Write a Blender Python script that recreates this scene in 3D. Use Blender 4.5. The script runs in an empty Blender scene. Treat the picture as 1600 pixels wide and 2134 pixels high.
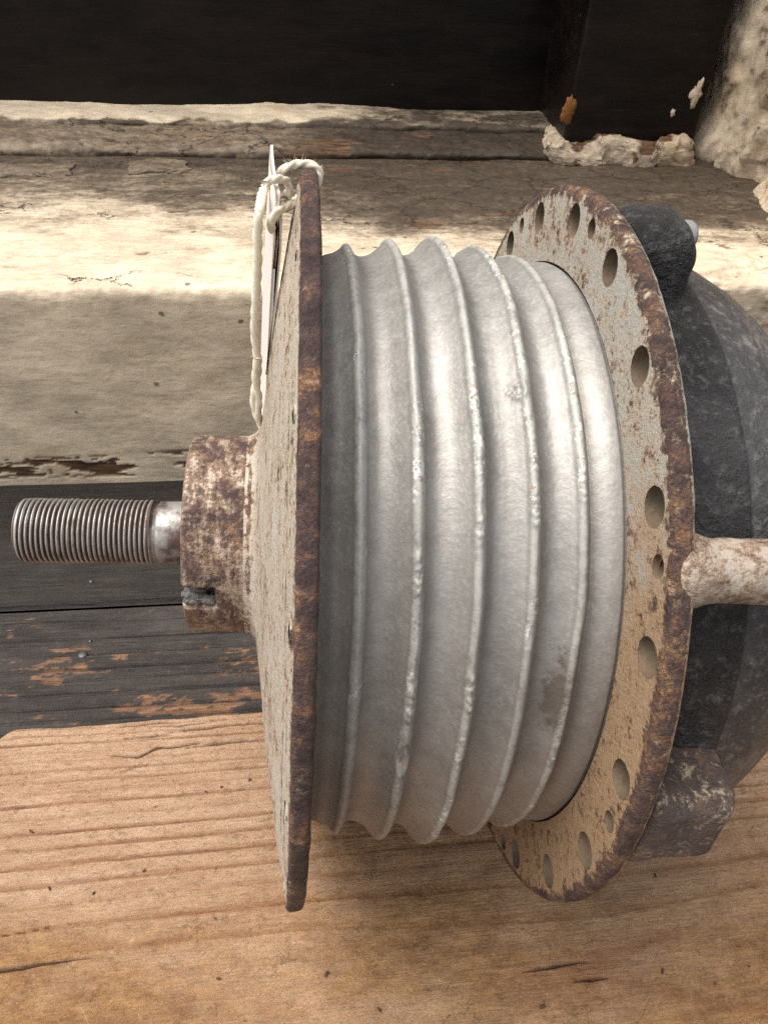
import bpy, math, random
import numpy as np
from mathutils import Vector, Matrix
from mathutils.geometry import delaunay_2d_cdt

random.seed(7)
S = 0.11                       # metres per unit: one unit is the radius of the left flange (11 cm)
sc = bpy.context.scene
col = sc.collection

# ------------------------------------------------------------------ camera, sky, sun, exposure
# camera axes (right, down, forward) written in the world frame X along the sill, Y towards the wall, Z up
EX = np.array([0.9947066, -0.0947318, 0.0398079])
EY = np.array([-0.0339900, -0.6689330, -0.7425452])
EZ = np.array([0.0969714, 0.7372615, -0.6686120])
CAM = np.array([1.12307, -1.61816, 2.47326])
F, CX, CY = 1600.0, 800.0, 1067.0

cd = bpy.data.cameras.new('camera'); cam = bpy.data.objects.new('camera', cd); col.objects.link(cam)
cd.sensor_fit = 'HORIZONTAL'; cd.sensor_width = 36; cd.lens = 36.0
cd.clip_start = 0.01; cd.clip_end = 100
cam.matrix_world = Matrix([[EX[i], -EY[i], -EZ[i], CAM[i]*S] for i in range(3)] + [[0, 0, 0, 1]])
sc.camera = cam

L = Vector((-0.43, 0.08, 0.90)).normalized()       # towards the light: from the window, high, behind and to the left
world = bpy.data.worlds.new('World'); sc.world = world; world.use_nodes = True
wn = world.node_tree
sky = wn.nodes.new('ShaderNodeTexSky'); sky.sky_type = 'NISHITA'; sky.sun_disc = False
sky.sun_elevation = math.asin(L.z); sky.sun_rotation = math.atan2(L.x, L.y)
sky.air_density = 1.0; sky.dust_density = 2.0; sky.ozone_density = 1.0
hs = wn.nodes.new('ShaderNodeHueSaturation'); hs.inputs['Saturation'].default_value = 0.30   # a hazy, nearly white sky
wn.nodes['Background'].inputs['Strength'].default_value = 0.08
wn.links.new(sky.outputs[0], hs.inputs['Color']); wt = wn.nodes.new('ShaderNodeMix'); wt.data_type = 'RGBA'; wt.blend_type = 'MULTIPLY'; wt.inputs[0].default_value = 1.0; wt.inputs[7].default_value = (1.05, 1.0, 0.95, 1)
wn.links.new(hs.outputs[0], wt.inputs[6]); wn.links.new(wt.outputs[2], wn.nodes['Background'].inputs['Color'])
sd = bpy.data.lights.new('sun', 'SUN'); sun = bpy.data.objects.new('sun', sd); col.objects.link(sun)
sd.energy = 1.5; sd.angle = math.radians(48); sd.color = (1.0, 0.935, 0.86)
sun.rotation_euler = L.to_track_quat('Z', 'Y').to_euler()
sc.view_settings.view_transform = 'Standard'; sc.view_settings.look = 'None'
sc.view_settings.gamma = 1.0; sc.view_settings.use_curve_mapping = False
sc.view_settings.exposure = 1.5
sc.render.engine = 'CYCLES'
sc.cycles.use_denoising = False
sc.cycles.max_bounces = 8; sc.cycles.caustics_reflective = False; sc.cycles.caustics_refractive = False

# ------------------------------------------------------------------ measuring helpers
def rdir(px, py):
    x, y = (px-CX)/F, (py-CY)/F
    return EX*x + EY*y + EZ
def at_y(px, py, Y):
    d = rdir(px, py); return CAM + d*(Y-CAM[1])/d[1]
def at_z(px, py, Z):
    d = rdir(px, py); return CAM + d*(Z-CAM[2])/d[2]

# the machine part: axis A, image-up V, towards-camera U, centre of the left flange C
A = np.array([0.9981506, -0.0144807, -0.0590393])
U = np.array([0.0286133, -0.7449788, 0.6664743])
V = np.array([0.0536340, 0.6669310, 0.7431867])
C = np.array([1.0703784, 0.0532012, 0.8805172])
MM = Matrix([[A[i], V[i], U[i], C[i]*S] for i in range(3)] + [[0, 0, 0, 1]])
def at_s(px, py, s):
    """angle and radius, about the axis, of a point seen at a pixel and lying at axial position s"""
    d = rdir(px, py); q = C + s*A
    P = CAM + d*(((q-CAM) @ A)/(d @ A)) - q
    return math.degrees(math.atan2(P @ V, P @ U)), math.hypot(P @ U, P @ V)

# ------------------------------------------------------------------ noise (numpy)
def _h(i, j, k, seed):
    n = (i*374761393 + j*668265263 + k*2147483647 + seed*974634777) & 0xffffffff
    n = ((n ^ (n >> 13))*1274126177) & 0xffffffff
    n = ((n ^ (n >> 15))*2246822519) & 0xffffffff
    return ((n ^ (n >> 16)) & 0xffff)/32767.5 - 1.0
def vnoise(x, y, z=0.0, seed=0):
    x, y, z = np.broadcast_arrays(np.asarray(x, float), np.asarray(y, float), np.asarray(z, float))
    i, j, k = [np.floor(q).astype(np.int64) for q in (x, y, z)]
    fx, fy, fz = x-i, y-j, z-k
    sx, sy, sz = [t*t*t*(t*(t*6-15)+10) for t in (fx, fy, fz)]
    r = 0
    for a in (0, 1):
        for b in (0, 1):
            for c in (0, 1):
                wgt = (sx if a else 1-sx)*(sy if b else 1-sy)*(sz if c else 1-sz)
                r = r + wgt*_h(i+a, j+b, k+c, seed)
    return r
def fbm(x, y, z=0.0, o=4, seed=0, g=0.5):
    r, a, t = 0, 1.0, 0
    for q in range(o):
        r = r + a*vnoise(x*2**q, y*2**q, np.asarray(z)*2**q, seed+q*17); t += a; a *= g
    return r/t
def sstep(a, b, x):
    t = np.clip((x-a)/(b-a), 0, 1); return t*t*(3-2*t)

# ------------------------------------------------------------------ mesh helpers
def mesh(name, v, faces, mat, parent=None, mw=None, smooth=True, attrs=None, mat2=None, n2=0):
    """v: points in units; faces: an (n,3|4) array or a list of lists"""
    me = bpy.data.meshes.new(name)
    v = np.ascontiguousarray(np.asarray(v, float)*S)
    if isinstance(faces, np.ndarray):
        n, k = faces.shape
        me.vertices.add(len(v)); me.vertices.foreach_set('co', v.ravel())
        me.loops.add(n*k); me.loops.foreach_set('vertex_index', faces.astype(np.int32).ravel())
        me.polygons.add(n); me.polygons.foreach_set('loop_start', np.arange(0, n*k, k, dtype=np.int32))
        me.polygons.foreach_set('loop_total', np.full(n, k, dtype=np.int32))
    else:
        me.from_pydata(v.tolist(), [], [list(map(int, f)) for f in faces])
    me.update(calc_edges=True); me.validate()
    me.polygons.foreach_set('use_smooth', np.full(len(me.polygons), bool(smooth)))
    for k, d in (attrs or {}).items():
        at = me.attributes.new(k, 'FLOAT', 'POINT'); at.data.foreach_set('value', np.asarray(d, np.float32).ravel())
    me.materials.append(mat)
    if mat2 is not None:                      # the last n2 faces take the second material
        me.materials.append(mat2); k = len(me.polygons); mi = np.zeros(k, np.int32); mi[k-n2:] = 1; me.polygons.foreach_set('material_index', mi)
    o = bpy.data.objects.new(name, me); col.objects.link(o)
    if mw is not None: o.matrix_world = mw
    if parent is not None:
        o.parent = parent; o.matrix_parent_inverse = Matrix.Identity(4)
        m = mw if mw is not None else Matrix.Identity(4)
        pm = PM.get(parent.name, Matrix.Identity(4))
        o.matrix_local = pm.inverted() @ m
    PM[o.name] = mw.copy() if mw is not None else Matrix.Identity(4)
    return o
PM = {}
def empty(name, loc):
    o = bpy.data.objects.new(name, None); o.empty_display_size = 0.02; col.objects.link(o)
    o.location = Vector(loc)*S; PM[name] = Matrix.Translation(Vector(loc)*S); return o
def tag(o, label=None, cat=None, kind=None, group=None):
    for k, d in (('label', label), ('category', cat), ('kind', kind), ('group', group)):
        if d: o[k] = d
    return o
def gridfaces(nu, nv, cu=False, cv=False):
    """faces of a nu x nv vertex grid, index = i*nv + j"""
    I = np.arange(nu if cu else nu-1); J = np.arange(nv if cv else nv-1)
    i, j = np.meshgrid(I, J, indexing='ij'); i2, j2 = (i+1) % nu, (j+1) % nv
    return np.stack([i*nv+j, i2*nv+j, i2*nv+j2, i*nv+j2], -1).reshape(-1, 4)
def polar(s, r, t):
    return np.stack([s + 0*r*t, r*np.sin(t), r*np.cos(t)], -1)
def resample(P, step):
    P = np.asarray(P, float); d = np.r_[0, np.cumsum(np.hypot(*np.diff(P, axis=0).T))]
    n = max(2, int(d[-1]/step)+1); q = np.linspace(0, d[-1], n)
    return np.stack([np.interp(q, d, P[:, 0]), np.interp(q, d, P[:, 1])], -1)
def smoothpoly(P, n=2):
    P = np.asarray(P, float)
    for _ in range(n):
        Q = np.empty((2*len(P)-2+2, 2)); Q[0] = P[0]; Q[-1] = P[-1]
        Q[1:-1:2] = .75*P[:-1]+.25*P[1:]; Q[2:-1:2] = .25*P[:-1]+.75*P[1:]; P = Q
    return P
def lathe(P, nt, disp=None):
    """surface of revolution about local x from (s, r) points; disp(s, r, t) moves the surface along its normal"""
    P = np.asarray(P, float); t = np.linspace(0, 2*np.pi, nt, endpoint=False)
    s = P[:, 0][:, None]+0*t; r = P[:, 1][:, None]+0*t; T = 0*s+t
    if disp is not None:
        g = np.gradient(P, axis=0); g /= np.maximum(np.hypot(*g.T)[:, None], 1e-9)
        n = np.stack([-g[:, 1], g[:, 0]], -1); q = disp(s, r, T)
        s = s+n[:, 0][:, None]*q; r = r+n[:, 1][:, None]*q
    return polar(s, r, T).reshape(-1, 3), gridfaces(len(P), nt, False, True), (s.ravel(), r.ravel(), T.ravel())
def rbox(half, rad, n=18):
    """rounded box about the origin"""
    half = np.asarray(half, float); g = np.linspace(-1, 1, n); V_, F_ = [], []
    for ax in range(3):
        for sg in (-1, 1):
            a, b = np.meshgrid(g, g, indexing='ij'); q = np.empty((n, n, 3))
            q[..., ax] = sg; q[..., (ax+1) % 3] = a*sg; q[..., (ax+2) % 3] = b
            F_.append(gridfaces(n, n)+len(V_)*n*n); V_.append(q.reshape(-1, 3))
    q = np.concatenate(V_); p = q*half; inn = half-rad; c = np.clip(p, -inn, inn); d = p-c
    L_ = np.linalg.norm(d, axis=1, keepdims=True); d = np.where(L_ > 1e-9, d/np.maximum(L_, 1e-9)*rad, 0)
    p = c+d; f = np.concatenate(F_)
    key = np.round(p, 6); u, inv = np.unique(key, axis=0, return_inverse=True); inv = inv.ravel()
    f = inv[f]
    return u, f
def join(parts):
    vs, fs, o = [], [], 0
    for v, f in parts:
        vs.append(np.asarray(v)); fs += [tuple(int(k)+o for k in q) for q in f]; o += len(v)
    return np.concatenate(vs), fs
def tube(pts, rad, n=10, twist=0.0, lobes=0.0):
    """swept tube along points, optionally a two-ply twisted cord"""
    P = np.asarray(pts, float); d = np.r_[0, np.cumsum(np.linalg.norm(np.diff(P, axis=0), axis=1))]
    m = max(8, int(d[-1]/0.006)); q = np.linspace(0, d[-1], m)
    for _ in range(1):
        Q = np.stack([np.interp(q, d, P[:, k]) for k in range(3)], -1)
    k = 7; ker = np.ones(k)/k
    Qp = np.pad(Q, ((k//2, k//2), (0, 0)), mode='edge'); Q = np.stack([np.convolve(Qp[:, c], ker, 'valid') for c in range(3)], -1)
    T = np.gradient(Q, axis=0); T /= np.linalg.norm(T, axis=1, keepdims=True)
    up = np.array([.3, .8, .5]); N = np.cross(T, up); N /= np.linalg.norm(N, axis=1, keepdims=True); B = np.cross(T, N)
    t = np.linspace(0, 2*np.pi, n, endpoint=False)
    rr = np.full((m, n), rad) if np.isscalar(rad) else np.interp(q, np.linspace(0, d[-1], len(rad)), rad)[:, None]+0*t
    ph = q[:, None]*twist
    rr = rr*(1-lobes+2*lobes*np.abs(np.cos(1.5*(t+ph))))
    X = Q[:, None]+rr[..., None]*(np.cos(t)[None, :, None]*N[:, None]+np.sin(t)[None, :, None]*B[:, None])
    v = X.reshape(-1, 3); f = [tuple(q_) for q_ in gridfaces(m, n, False, True)]
    f.append(tuple(range(n-1, -1, -1))); f.append(tuple((m-1)*n+k_ for k_ in range(n)))
    return v, f

# ------------------------------------------------------------------ material helper
class Mat:
    def __init__(s, name):
        s.m = bpy.data.materials.new(name); s.m.use_nodes = True; s.t = s.m.node_tree
        s.b = s.t.nodes['Principled BSDF']; s.tc = s.t.nodes.new('ShaderNodeTexCoord'); s._xyz = None
    def put(s, sock, v):
        if isinstance(v, bpy.types.NodeSocket): s.t.links.new(v, sock)
        else: sock.default_value = (*v, 1.0) if isinstance(v, (tuple, list)) and len(v) == 3 and len(sock.default_value) == 4 else v
    def co(s, sx=1, sy=1, sz=1, off=(0, 0, 0), rz=0):
        n = s.t.nodes.new('ShaderNodeMapping')
        if rz:
            r_ = s.t.nodes.new('ShaderNodeVectorRotate'); r_.rotation_type = 'Z_AXIS'; r_.inputs['Angle'].default_value = rz; s.t.links.new(s.tc.outputs['Object'], r_.inputs['Vector'])
            n.inputs['Scale'].default_value = (sx/S, sy/S, sz/S); n.inputs['Location'].default_value = off; s.t.links.new(r_.outputs[0], n.inputs['Vector']); return n.outputs[0]
        n.inputs['Scale'].default_value = (sx/S, sy/S, sz/S)
        n.inputs['Location'].default_value = off
        s.t.links.new(s.tc.outputs['Object'], n.inputs['Vector']); return n.outputs[0]
    def xyz(s):
        if s._xyz is None:
            n = s.t.nodes.new('ShaderNodeSeparateXYZ'); s.t.links.new(s.co(), n.inputs[0]); s._xyz = n.outputs
        return s._xyz
    def rad(s):
        x = s.xyz(); return s.math('SQRT', s.math('ADD', s.math('MULTIPLY', x[1], x[1]), s.math('MULTIPLY', x[2], x[2])))
    def cyl(s, ks, kt):
        """vector (angle*kt, s*ks) wrapped so that it does not seam: uses unit circle * kt"""
        x = s.xyz(); r = s.rad(); n = s.t.nodes.new('ShaderNodeCombineXYZ')
        s.put(n.inputs[0], s.math('MULTIPLY', x[0], ks))
        s.put(n.inputs[1], s.math('MULTIPLY', s.math('DIVIDE', x[1], r), kt))
        s.put(n.inputs[2], s.math('MULTIPLY', s.math('DIVIDE', x[2], r), kt)); return n.outputs[0]
    def polarv(s, kr, kt):
        x = s.xyz(); r = s.rad(); n = s.t.nodes.new('ShaderNodeCombineXYZ')
        s.put(n.inputs[0], s.math('MULTIPLY', r, kr))
        s.put(n.inputs[1], s.math('MULTIPLY', s.math('DIVIDE', x[1], r), kt))
        s.put(n.inputs[2], s.math('MULTIPLY', s.math('DIVIDE', x[2], r), kt)); return n.outputs[0]
    def noise(s, vec, scale, detail=5, rough=0.6, dist=0.0):
        n = s.t.nodes.new('ShaderNodeTexNoise'); s.put(n.inputs['Vector'], vec)
        n.inputs['Scale'].default_value = scale; n.inputs['Detail'].default_value = detail
        n.inputs['Roughness'].default_value = rough; n.inputs['Distortion'].default_value = dist
        return n.outputs['Fac']
    def nc(s, vec, scale, detail=6, rough=0.65, lo=.33, hi=.67):
        return s.step(s.noise(vec, scale, detail, rough), lo, hi)
    def vor(s, vec, scale, feature='F1', rnd=1.0):
        n = s.t.nodes.new('ShaderNodeTexVoronoi'); n.feature = feature; s.put(n.inputs['Vector'], vec)
        n.inputs['Scale'].default_value = scale; n.inputs['Randomness'].default_value = rnd; return n.outputs['Distance']
    def warp(s, vec, scale, amt):
        n = s.t.nodes.new('ShaderNodeTexNoise'); s.put(n.inputs['Vector'], vec); n.inputs['Scale'].default_value = scale; n.inputs['Detail'].default_value = 5; n.inputs['Roughness'].default_value = .7
        a = s.t.nodes.new('ShaderNodeVectorMath'); a.operation = 'SUBTRACT'; s.put(a.inputs[0], n.outputs['Color']); a.inputs[1].default_value = (.5, .5, .5)
        b = s.t.nodes.new('ShaderNodeVectorMath'); b.operation = 'SCALE'; s.put(b.inputs[0], a.outputs[0]); b.inputs['Scale'].default_value = amt
        c = s.t.nodes.new('ShaderNodeVectorMath'); c.operation = 'ADD'; s.put(c.inputs[0], vec); s.put(c.inputs[1], b.outputs[0]); return c.outputs[0]
    def attr(s, name):
        n = s.t.nodes.new('ShaderNodeAttribute'); n.attribute_name = name; return n.outputs['Fac']
    def ramp(s, fac, *st, ease=False):
        n = s.t.nodes.new('ShaderNodeValToRGB'); e = n.color_ramp.elements; s.put(n.inputs[0], fac)
        if ease: n.color_ramp.interpolation = 'EASE'
        while len(e) < len(st): e.new(0.5)
        for q, (p, c) in zip(e, st):
            q.position = p; q.color = (c, c, c, 1) if not isinstance(c, tuple) else (*c, 1)
        return n.outputs[0]
    def step(s, fac, a, b):
        n = s.t.nodes.new('ShaderNodeMapRange'); n.interpolation_type = 'SMOOTHSTEP'; s.put(n.inputs[0], fac)
        n.inputs[1].default_value = a; n.inputs[2].default_value = b
        return n.outputs[0]
    def math(s, op, a, b=0.0, clamp=False):
        n = s.t.nodes.new('ShaderNodeMath'); n.operation = op; n.use_clamp = clamp
        s.put(n.inputs[0], a); s.put(n.inputs[1], b); return n.outputs[0]
    def mul(s, a, b): return s.math('MULTIPLY', a, b)
    def add(s, a, b): return s.math('ADD', a, b)
    def mix(s, fac, a, b, mode='MIX'):
        n = s.t.nodes.new('ShaderNodeMix'); n.data_type = 'RGBA'; n.blend_type = mode
        s.put(n.inputs[0], fac); s.put(n.inputs[6], a); s.put(n.inputs[7], b); return n.outputs[2]
    def bump(s, h, strength=0.5, dist=0.01, nrm=None):
        n = s.t.nodes.new('ShaderNodeBump'); n.inputs['Strength'].default_value = strength
        n.inputs['Distance'].default_value = dist*S; s.put(n.inputs['Height'], h)
        if nrm is not None: s.put(n.inputs['Normal'], nrm)
        return n.outputs[0]
    def out(s, color=None, rough=None, metal=None, normal=None, spec=None):
        for k, d in (('Base Color', color), ('Roughness', rough), ('Metallic', metal), ('Normal', normal), ('Specular IOR Level', spec)):
            if d is not None: s.put(s.b.inputs[k], d)
        return s.m

RUST_D, RUST_M, RUST_O = (0.060, 0.034, 0.030), (0.15, 0.075, 0.045), (0.40, 0.19, 0.075)
CREAM = (0.74, 0.625, 0.46)

def m_bellows():
    m = Mat('satin_silver_paint'); c = m.co()
    big = m.nc(c, 3.0, 5); fine = m.noise(c, 110, 3, .6); peel = m.noise(c, 46, 4, .6); mot = m.nc(c, 24, 6, .75)
    base = m.mix(big, (0.262, 0.256, 0.240), (0.345, 0.338, 0.320))
    base = m.mix(m.mul(mot, .42), base, (0.44, 0.428, 0.402))
    base = m.mix(m.mul(m.step(fine, .52, .66), .25), base, (0.58, 0.57, 0.55))
    wisp = m.nc(m.cyl(14, 2.5), 1.0, 7, .75, .5, .72); base = m.mix(m.mul(wisp, .30), base, (0.25, 0.215, 0.185))
    crest = m.attr('crest'); n1 = m.noise(c, 26, 6, .72); n2 = m.noise(m.co(1, 1, 1, (3, 1, 7)), 60, 6, .75)
    rub = m.mul(m.step(crest, .70, .97), m.step(n1, .36, .56))
    worn = m.attr('worn'); base = m.mix(m.mul(rub, m.add(m.mul(worn, .45), .18)), base, (0.47, 0.505, 0.455))
    chip = m.mul(m.mul(m.step(crest, .6, .95), m.step(worn, .15, .6)), m.step(m.add(m.mul(n2, .55), m.mul(m.noise(m.co(1, 1, 1, (2, 2, 8)), 22, 5, .7), .45)), .525, .555))
    base = m.mix(m.mul(chip, .9), base, m.mix(m.step(n1, .47, .60), (0.74, 0.75, 0.71), (0.25, 0.155, 0.105)))
    dirt = m.attr('dirt'); dn = m.noise(c, 22, 8, .82)
    base = m.mix(m.mul(m.step(m.add(m.mul(dirt, .42), dn), .72, .86), .8), base, (0.10, 0.075, 0.055))
    gr = m.step(m.noise(c, 12, 8, .8), .66, .70); base = m.mix(m.mul(gr, .45), base, (0.20, 0.15, 0.12))
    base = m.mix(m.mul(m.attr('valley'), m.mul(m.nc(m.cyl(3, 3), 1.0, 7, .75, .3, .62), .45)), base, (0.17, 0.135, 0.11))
    low_shade = m.mul(m.step(m.attr('low'), .1, .9), m.nc(c, 2.6, 6, .7, .25, .6))  # lower side of the bellows browner and darker, shade put into the colour
    base = m.mix(m.mul(low_shade, .65), base, (0.22, 0.178, 0.15))
    h = m.add(m.add(m.mul(peel, .7), m.mul(fine, .4)), m.mul(chip, -.15))
    return m.out(base, m.add(m.mul(fine, .25), .39), m.math('SUBTRACT', .42, m.mul(m.math('MAXIMUM', chip, rub), .40)), m.bump(h, .48, .0042), .5)

def rusty(name, paint, amount, edge=None, streak=None, ochre=None, soft=.035, fine=.35, pits=.55, stain=(0.40, 0.235, 0.115), bumpy=.8, back=None):
    """old paint over rusted iron. amount: share of rust away from the edge; edge: (r0, r1, gain) beyond which it is mostly rust"""
    m = Mat(name); c = m.co()
    n0 = m.noise(c, 3.5, 8, .75, .4); n1 = m.noise(c, 16, 8, .78); n2 = m.noise(c, 62, 5, .7)
    pat = m.add(m.mul(n0, .65-fine), m.add(m.mul(n1, .35), m.mul(n2, fine)))
    lo = .5+.15*(1-2*amount)
    if edge:
        rr = m.add(m.rad(), m.mul(m.math('SUBTRACT', n1, .5), .035)); e = m.step(rr, edge[0], edge[1]); pat = m.add(pat, m.mul(e, edge[2]))
    if back is not None: pat = m.math('SUBTRACT', pat, m.mul(m.step(m.xyz()[0], back, back+.012), .17))
    if streak is not None:
        st = m.noise(streak(m), 1.0, 6, .7); pat = m.add(pat, m.mul(m.math('SUBTRACT', st, .5), .40))
    rust = m.step(pat, lo-soft, lo+soft); halo = m.step(pat, lo-.17, lo+.01)
    rn = m.noise(c, 24, 8, .82); rb = m.noise(c, 5.5, 5, .65)
    rc = m.ramp(m.add(m.mul(m.step(rn, .30, .70), .62), m.add(m.mul(m.step(rb, .3, .7), .30), m.mul(n2, .12))), (.15, (0.040, 0.026, 0.026)), (.42, (0.078, 0.048, 0.046)), (.64, (0.135, 0.080, 0.066)), (.78, (0.31, 0.155, 0.070)), (.92, (0.50, 0.40, 0.31)))
    pv = m.mix(m.noise(c, 8, 8, .75), tuple(x*.66 for x in paint), tuple(min(1, x*1.22) for x in paint))
    pv = m.mix(m.mul(halo, .65), pv, stain)
    pit = m.step(m.noise(m.co(1, 1, 1, (7, 3, 2)), 48, 6, .75), .60, .66); pv = m.mix(m.mul(pit, pits), pv, (0.25, 0.125, 0.065))
    if ochre is not None:
        pv = m.mix(ochre(m), pv, m.mix(m.noise(c, 40, 6, .75), (0.22, 0.125, 0.062), (0.42, 0.275, 0.155)))
    colr = m.mix(rust, pv, rc)
    lightspk = m.mul(rust, m.step(m.noise(m.co(1, 1, 1, (1, 8, 4)), 55, 6, .75), .61, .70)); colr = m.mix(m.mul(lightspk, .38), colr, tuple(x*.95 for x in paint))
    h = m.add(m.mul(rust, m.add(m.mul(rn, 1.3), m.mul(n2, .9))), m.mul(m.noise(c, 120, 4, .65), .3))
    h = m.math('SUBTRACT', h, m.add(m.mul(rust, .35), m.mul(pit, .3)))
    return m, colr, m.add(m.mul(rust, .12), .50), m.bump(h, bumpy, .020)

def m_flange_left():
    m, c, r, n = rusty('cream_paint_on_rust', (0.47, 0.445, 0.385), .22, (.965, .996, .17), lambda m: m.polarv(46, 3.5), None, .05, .38, .35)
    return m.out(c, r, 0, n, .35)
def m_flange_right():
    def ochre(m):
        y = m.xyz()[1]; k = m.add(m.mul(m.noise(m.co(), 4, 6, .7), 1.1), m.mul(y, -.75))
        return m.mul(m.step(k, .28, .72), .85)
    m, c, r, n = rusty('grey_paint_on_rust', (0.415, 0.415, 0.37), .19, (.970, .999, .135), lambda m: m.co(26, 14, 26), ochre, .05, .42, .30, back=.704)
    return m.out(c, r, 0, n, .35)
def m_hub():
    m, c, r, n = rusty('brown_rusted_hub', (0.54, 0.47, 0.39), .53, None, lambda m: m.co(40, 9, 9), None, .06, .30, .35, (0.33, 0.20, 0.125), .6)
    return m.out(c, m.add(r, -.12), .15, n, .5)
def m_arm(name='pale_paint_on_rusted_arm', am=.36):
    m, c, r, n = rusty(name, (0.42, 0.415, 0.385), am, soft=.06, bumpy=.6)
    return m.out(c, r, 0, n, .35)
def m_cast(name, tint=(1, 1, 1), patch=.0):
    m = Mat(name); c = m.co(); n0 = m.nc(c, 2.6, 7, .72); n1 = m.noise(c, 38, 6, .72); n2 = m.noise(c, 90, 5, .65)
    f = lambda q: tuple(a*b for a, b in zip(q, tint))
    b = m.mix(n0, f((0.020, 0.0195, 0.020)), f((0.075, 0.073, 0.075)))
    b = m.mix(m.mul(m.step(n1, .50, .66), .55), b, f((0.20, 0.195, 0.195)))
    b = m.mix(m.mul(m.step(n2, .56, .70), .5), b, f((0.012, 0.011, 0.011)))
    x = m.xyz()[0]; bev = m.step(x, .90, .97)
    pv = m.step(m.add(m.add(m.mul(m.noise(c, 5, 8, .78), .8), m.mul(n1, .2)), m.mul(bev, .075)), .60-patch, .68-patch)
    b = m.mix(m.mul(pv, .55), b, m.mix(m.nc(c, 18, 6, .75), (0.12, 0.085, 0.075), (0.30, 0.27, 0.24)))
    sm = m.step(x, .905, .925) if name == 'dark_cast_iron' else 0.0
    b = m.mix(m.mul(sm, .10), b, m.mix(m.nc(c, 9, 7, .75), (0.085, 0.078, 0.080), (0.22, 0.20, 0.195)))
    h = m.mul(m.add(m.mul(n1, 1.0), m.mul(n2, .6)), m.math('SUBTRACT', 1.0, m.mul(sm, .75)))
    return m.out(b, m.add(m.mul(n0, .15), .34), .10, m.bump(h, 1.0, .032), .6)
def m_lug():
    m, c, r, n = rusty('worn_lug_paint', (0.46, 0.45, 0.39), .55)
    c = m.mix(.42, c, (0.13, 0.115, 0.112)); return m.out(c, r, 0, n, .3)
def m_rod():
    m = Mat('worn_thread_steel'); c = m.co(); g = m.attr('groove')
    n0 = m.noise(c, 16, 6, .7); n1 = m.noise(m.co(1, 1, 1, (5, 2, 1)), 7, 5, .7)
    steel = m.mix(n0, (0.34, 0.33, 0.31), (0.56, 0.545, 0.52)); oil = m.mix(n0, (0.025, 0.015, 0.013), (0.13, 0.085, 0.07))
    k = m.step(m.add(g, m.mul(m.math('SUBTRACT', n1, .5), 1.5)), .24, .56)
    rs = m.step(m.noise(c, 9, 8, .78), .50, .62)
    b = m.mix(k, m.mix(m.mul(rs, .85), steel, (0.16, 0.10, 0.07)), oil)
    return m.out(b, m.add(m.mul(m.math('MAXIMUM', k, rs), .3), .44), m.math('SUBTRACT', .55, m.mul(m.math('MAXIMUM', k, rs), .5)), m.bump(n0, .6, .006))
def m_plain(name, c0, c1, scale=20, rough=.7, bump=.4, dist=.006, metal=0.0):
    m = Mat(name); n = m.noise(m.co(), scale, 5, .65); return m.out(m.mix(n, c0, c1), rough, metal, m.bump(n, bump, dist), .3)
def m_board():
    m = Mat('weathered_light_board'); ring, wear, crack, stain = [m.attr(k) for k in ('ring', 'wear', 'crack', 'stain')]
    fib = m.nc(m.co(4, 95, 20), 1.0, 7, .72); fib2 = m.noise(m.co(14, 230, 20), 1.0, 5, .68); blot = m.nc(m.co(2.4, 6, 1), 1.0, 7, .75)
    mot = m.nc(m.co(16, 26, 16), 1.0, 7, .78)
    light = m.mix(blot, (0.53, 0.30, 0.165), (0.74, 0.50, 0.325)); light = m.mix(m.mul(fib, .42), light, (0.78, 0.59, 0.43))
    light = m.mix(m.mul(mot, .22), light, (0.36, 0.20, 0.11))
    late = m.mix(fib, (0.20, 0.08, 0.038), (0.42, 0.20, 0.10))
    b = m.mix(m.mul(ring, m.add(m.mul(blot, .2), .85)), light, late)
    brown = m.mix(m.nc(m.co(7, 15, 1), 1.0, 8, .78), (0.23, 0.10, 0.032), (0.56, 0.315, 0.125))
    fleck = m.step(m.noise(m.co(24, 60, 1), 1.0, 7, .8), .56, .64)
    brown = m.mix(m.mul(fleck, .65), brown, (0.66, 0.46, 0.25))
    b = m.mix(m.mul(wear, m.add(m.mul(mot, .25), .72)), b, brown)
    b = m.mix(m.mul(stain, .75), b, (0.27, 0.085, 0.035))
    b = m.mix(m.mul(m.step(fib2, .54, .66), .26), b, (0.24, 0.13, 0.075))
    spall = m.step(m.noise(m.co(30, 44, 30, (3, 5, 1)), 1.0, 6, .75), .62, .68); b = m.mix(m.mul(spall, .5), b, (0.78, 0.62, 0.44))
    sc1 = m.step(m.noise(m.co(5, 130, 5, (1, 1, 1), 1.0), 1.0, 4, .6), .655, .69); sc3 = m.step(m.noise(m.co(6, 150, 5, (4, 1, 1), -.8), 1.0, 4, .6), .665, .70)
    b = m.mix(m.mul(sc1, m.add(m.mul(wear, .35), .12)), b, (0.74, 0.55, 0.35)); b = m.mix(m.mul(sc3, m.add(m.mul(wear, .3), .15)), b, (0.16, 0.085, 0.045))
    dent = m.step(m.noise(m.co(11, 17, 9, (7, 7, 7)), 1.0, 6, .75), .60, .66); b = m.mix(m.mul(dent, .35), b, (0.20, 0.105, 0.055))
    b = m.mix(crack, b, (0.035, 0.02, 0.014))
    h = m.add(m.add(m.mul(m.add(dent, sc3), -.5), 0.0), m.add(m.mul(fib, .5), m.mul(fib2, .8)))
    h = m.add(h, m.add(m.mul(fleck, .4), m.mul(mot, .45)))
    return m.out(b, .54, 0, m.bump(h, .9, .012), .35)
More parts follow.
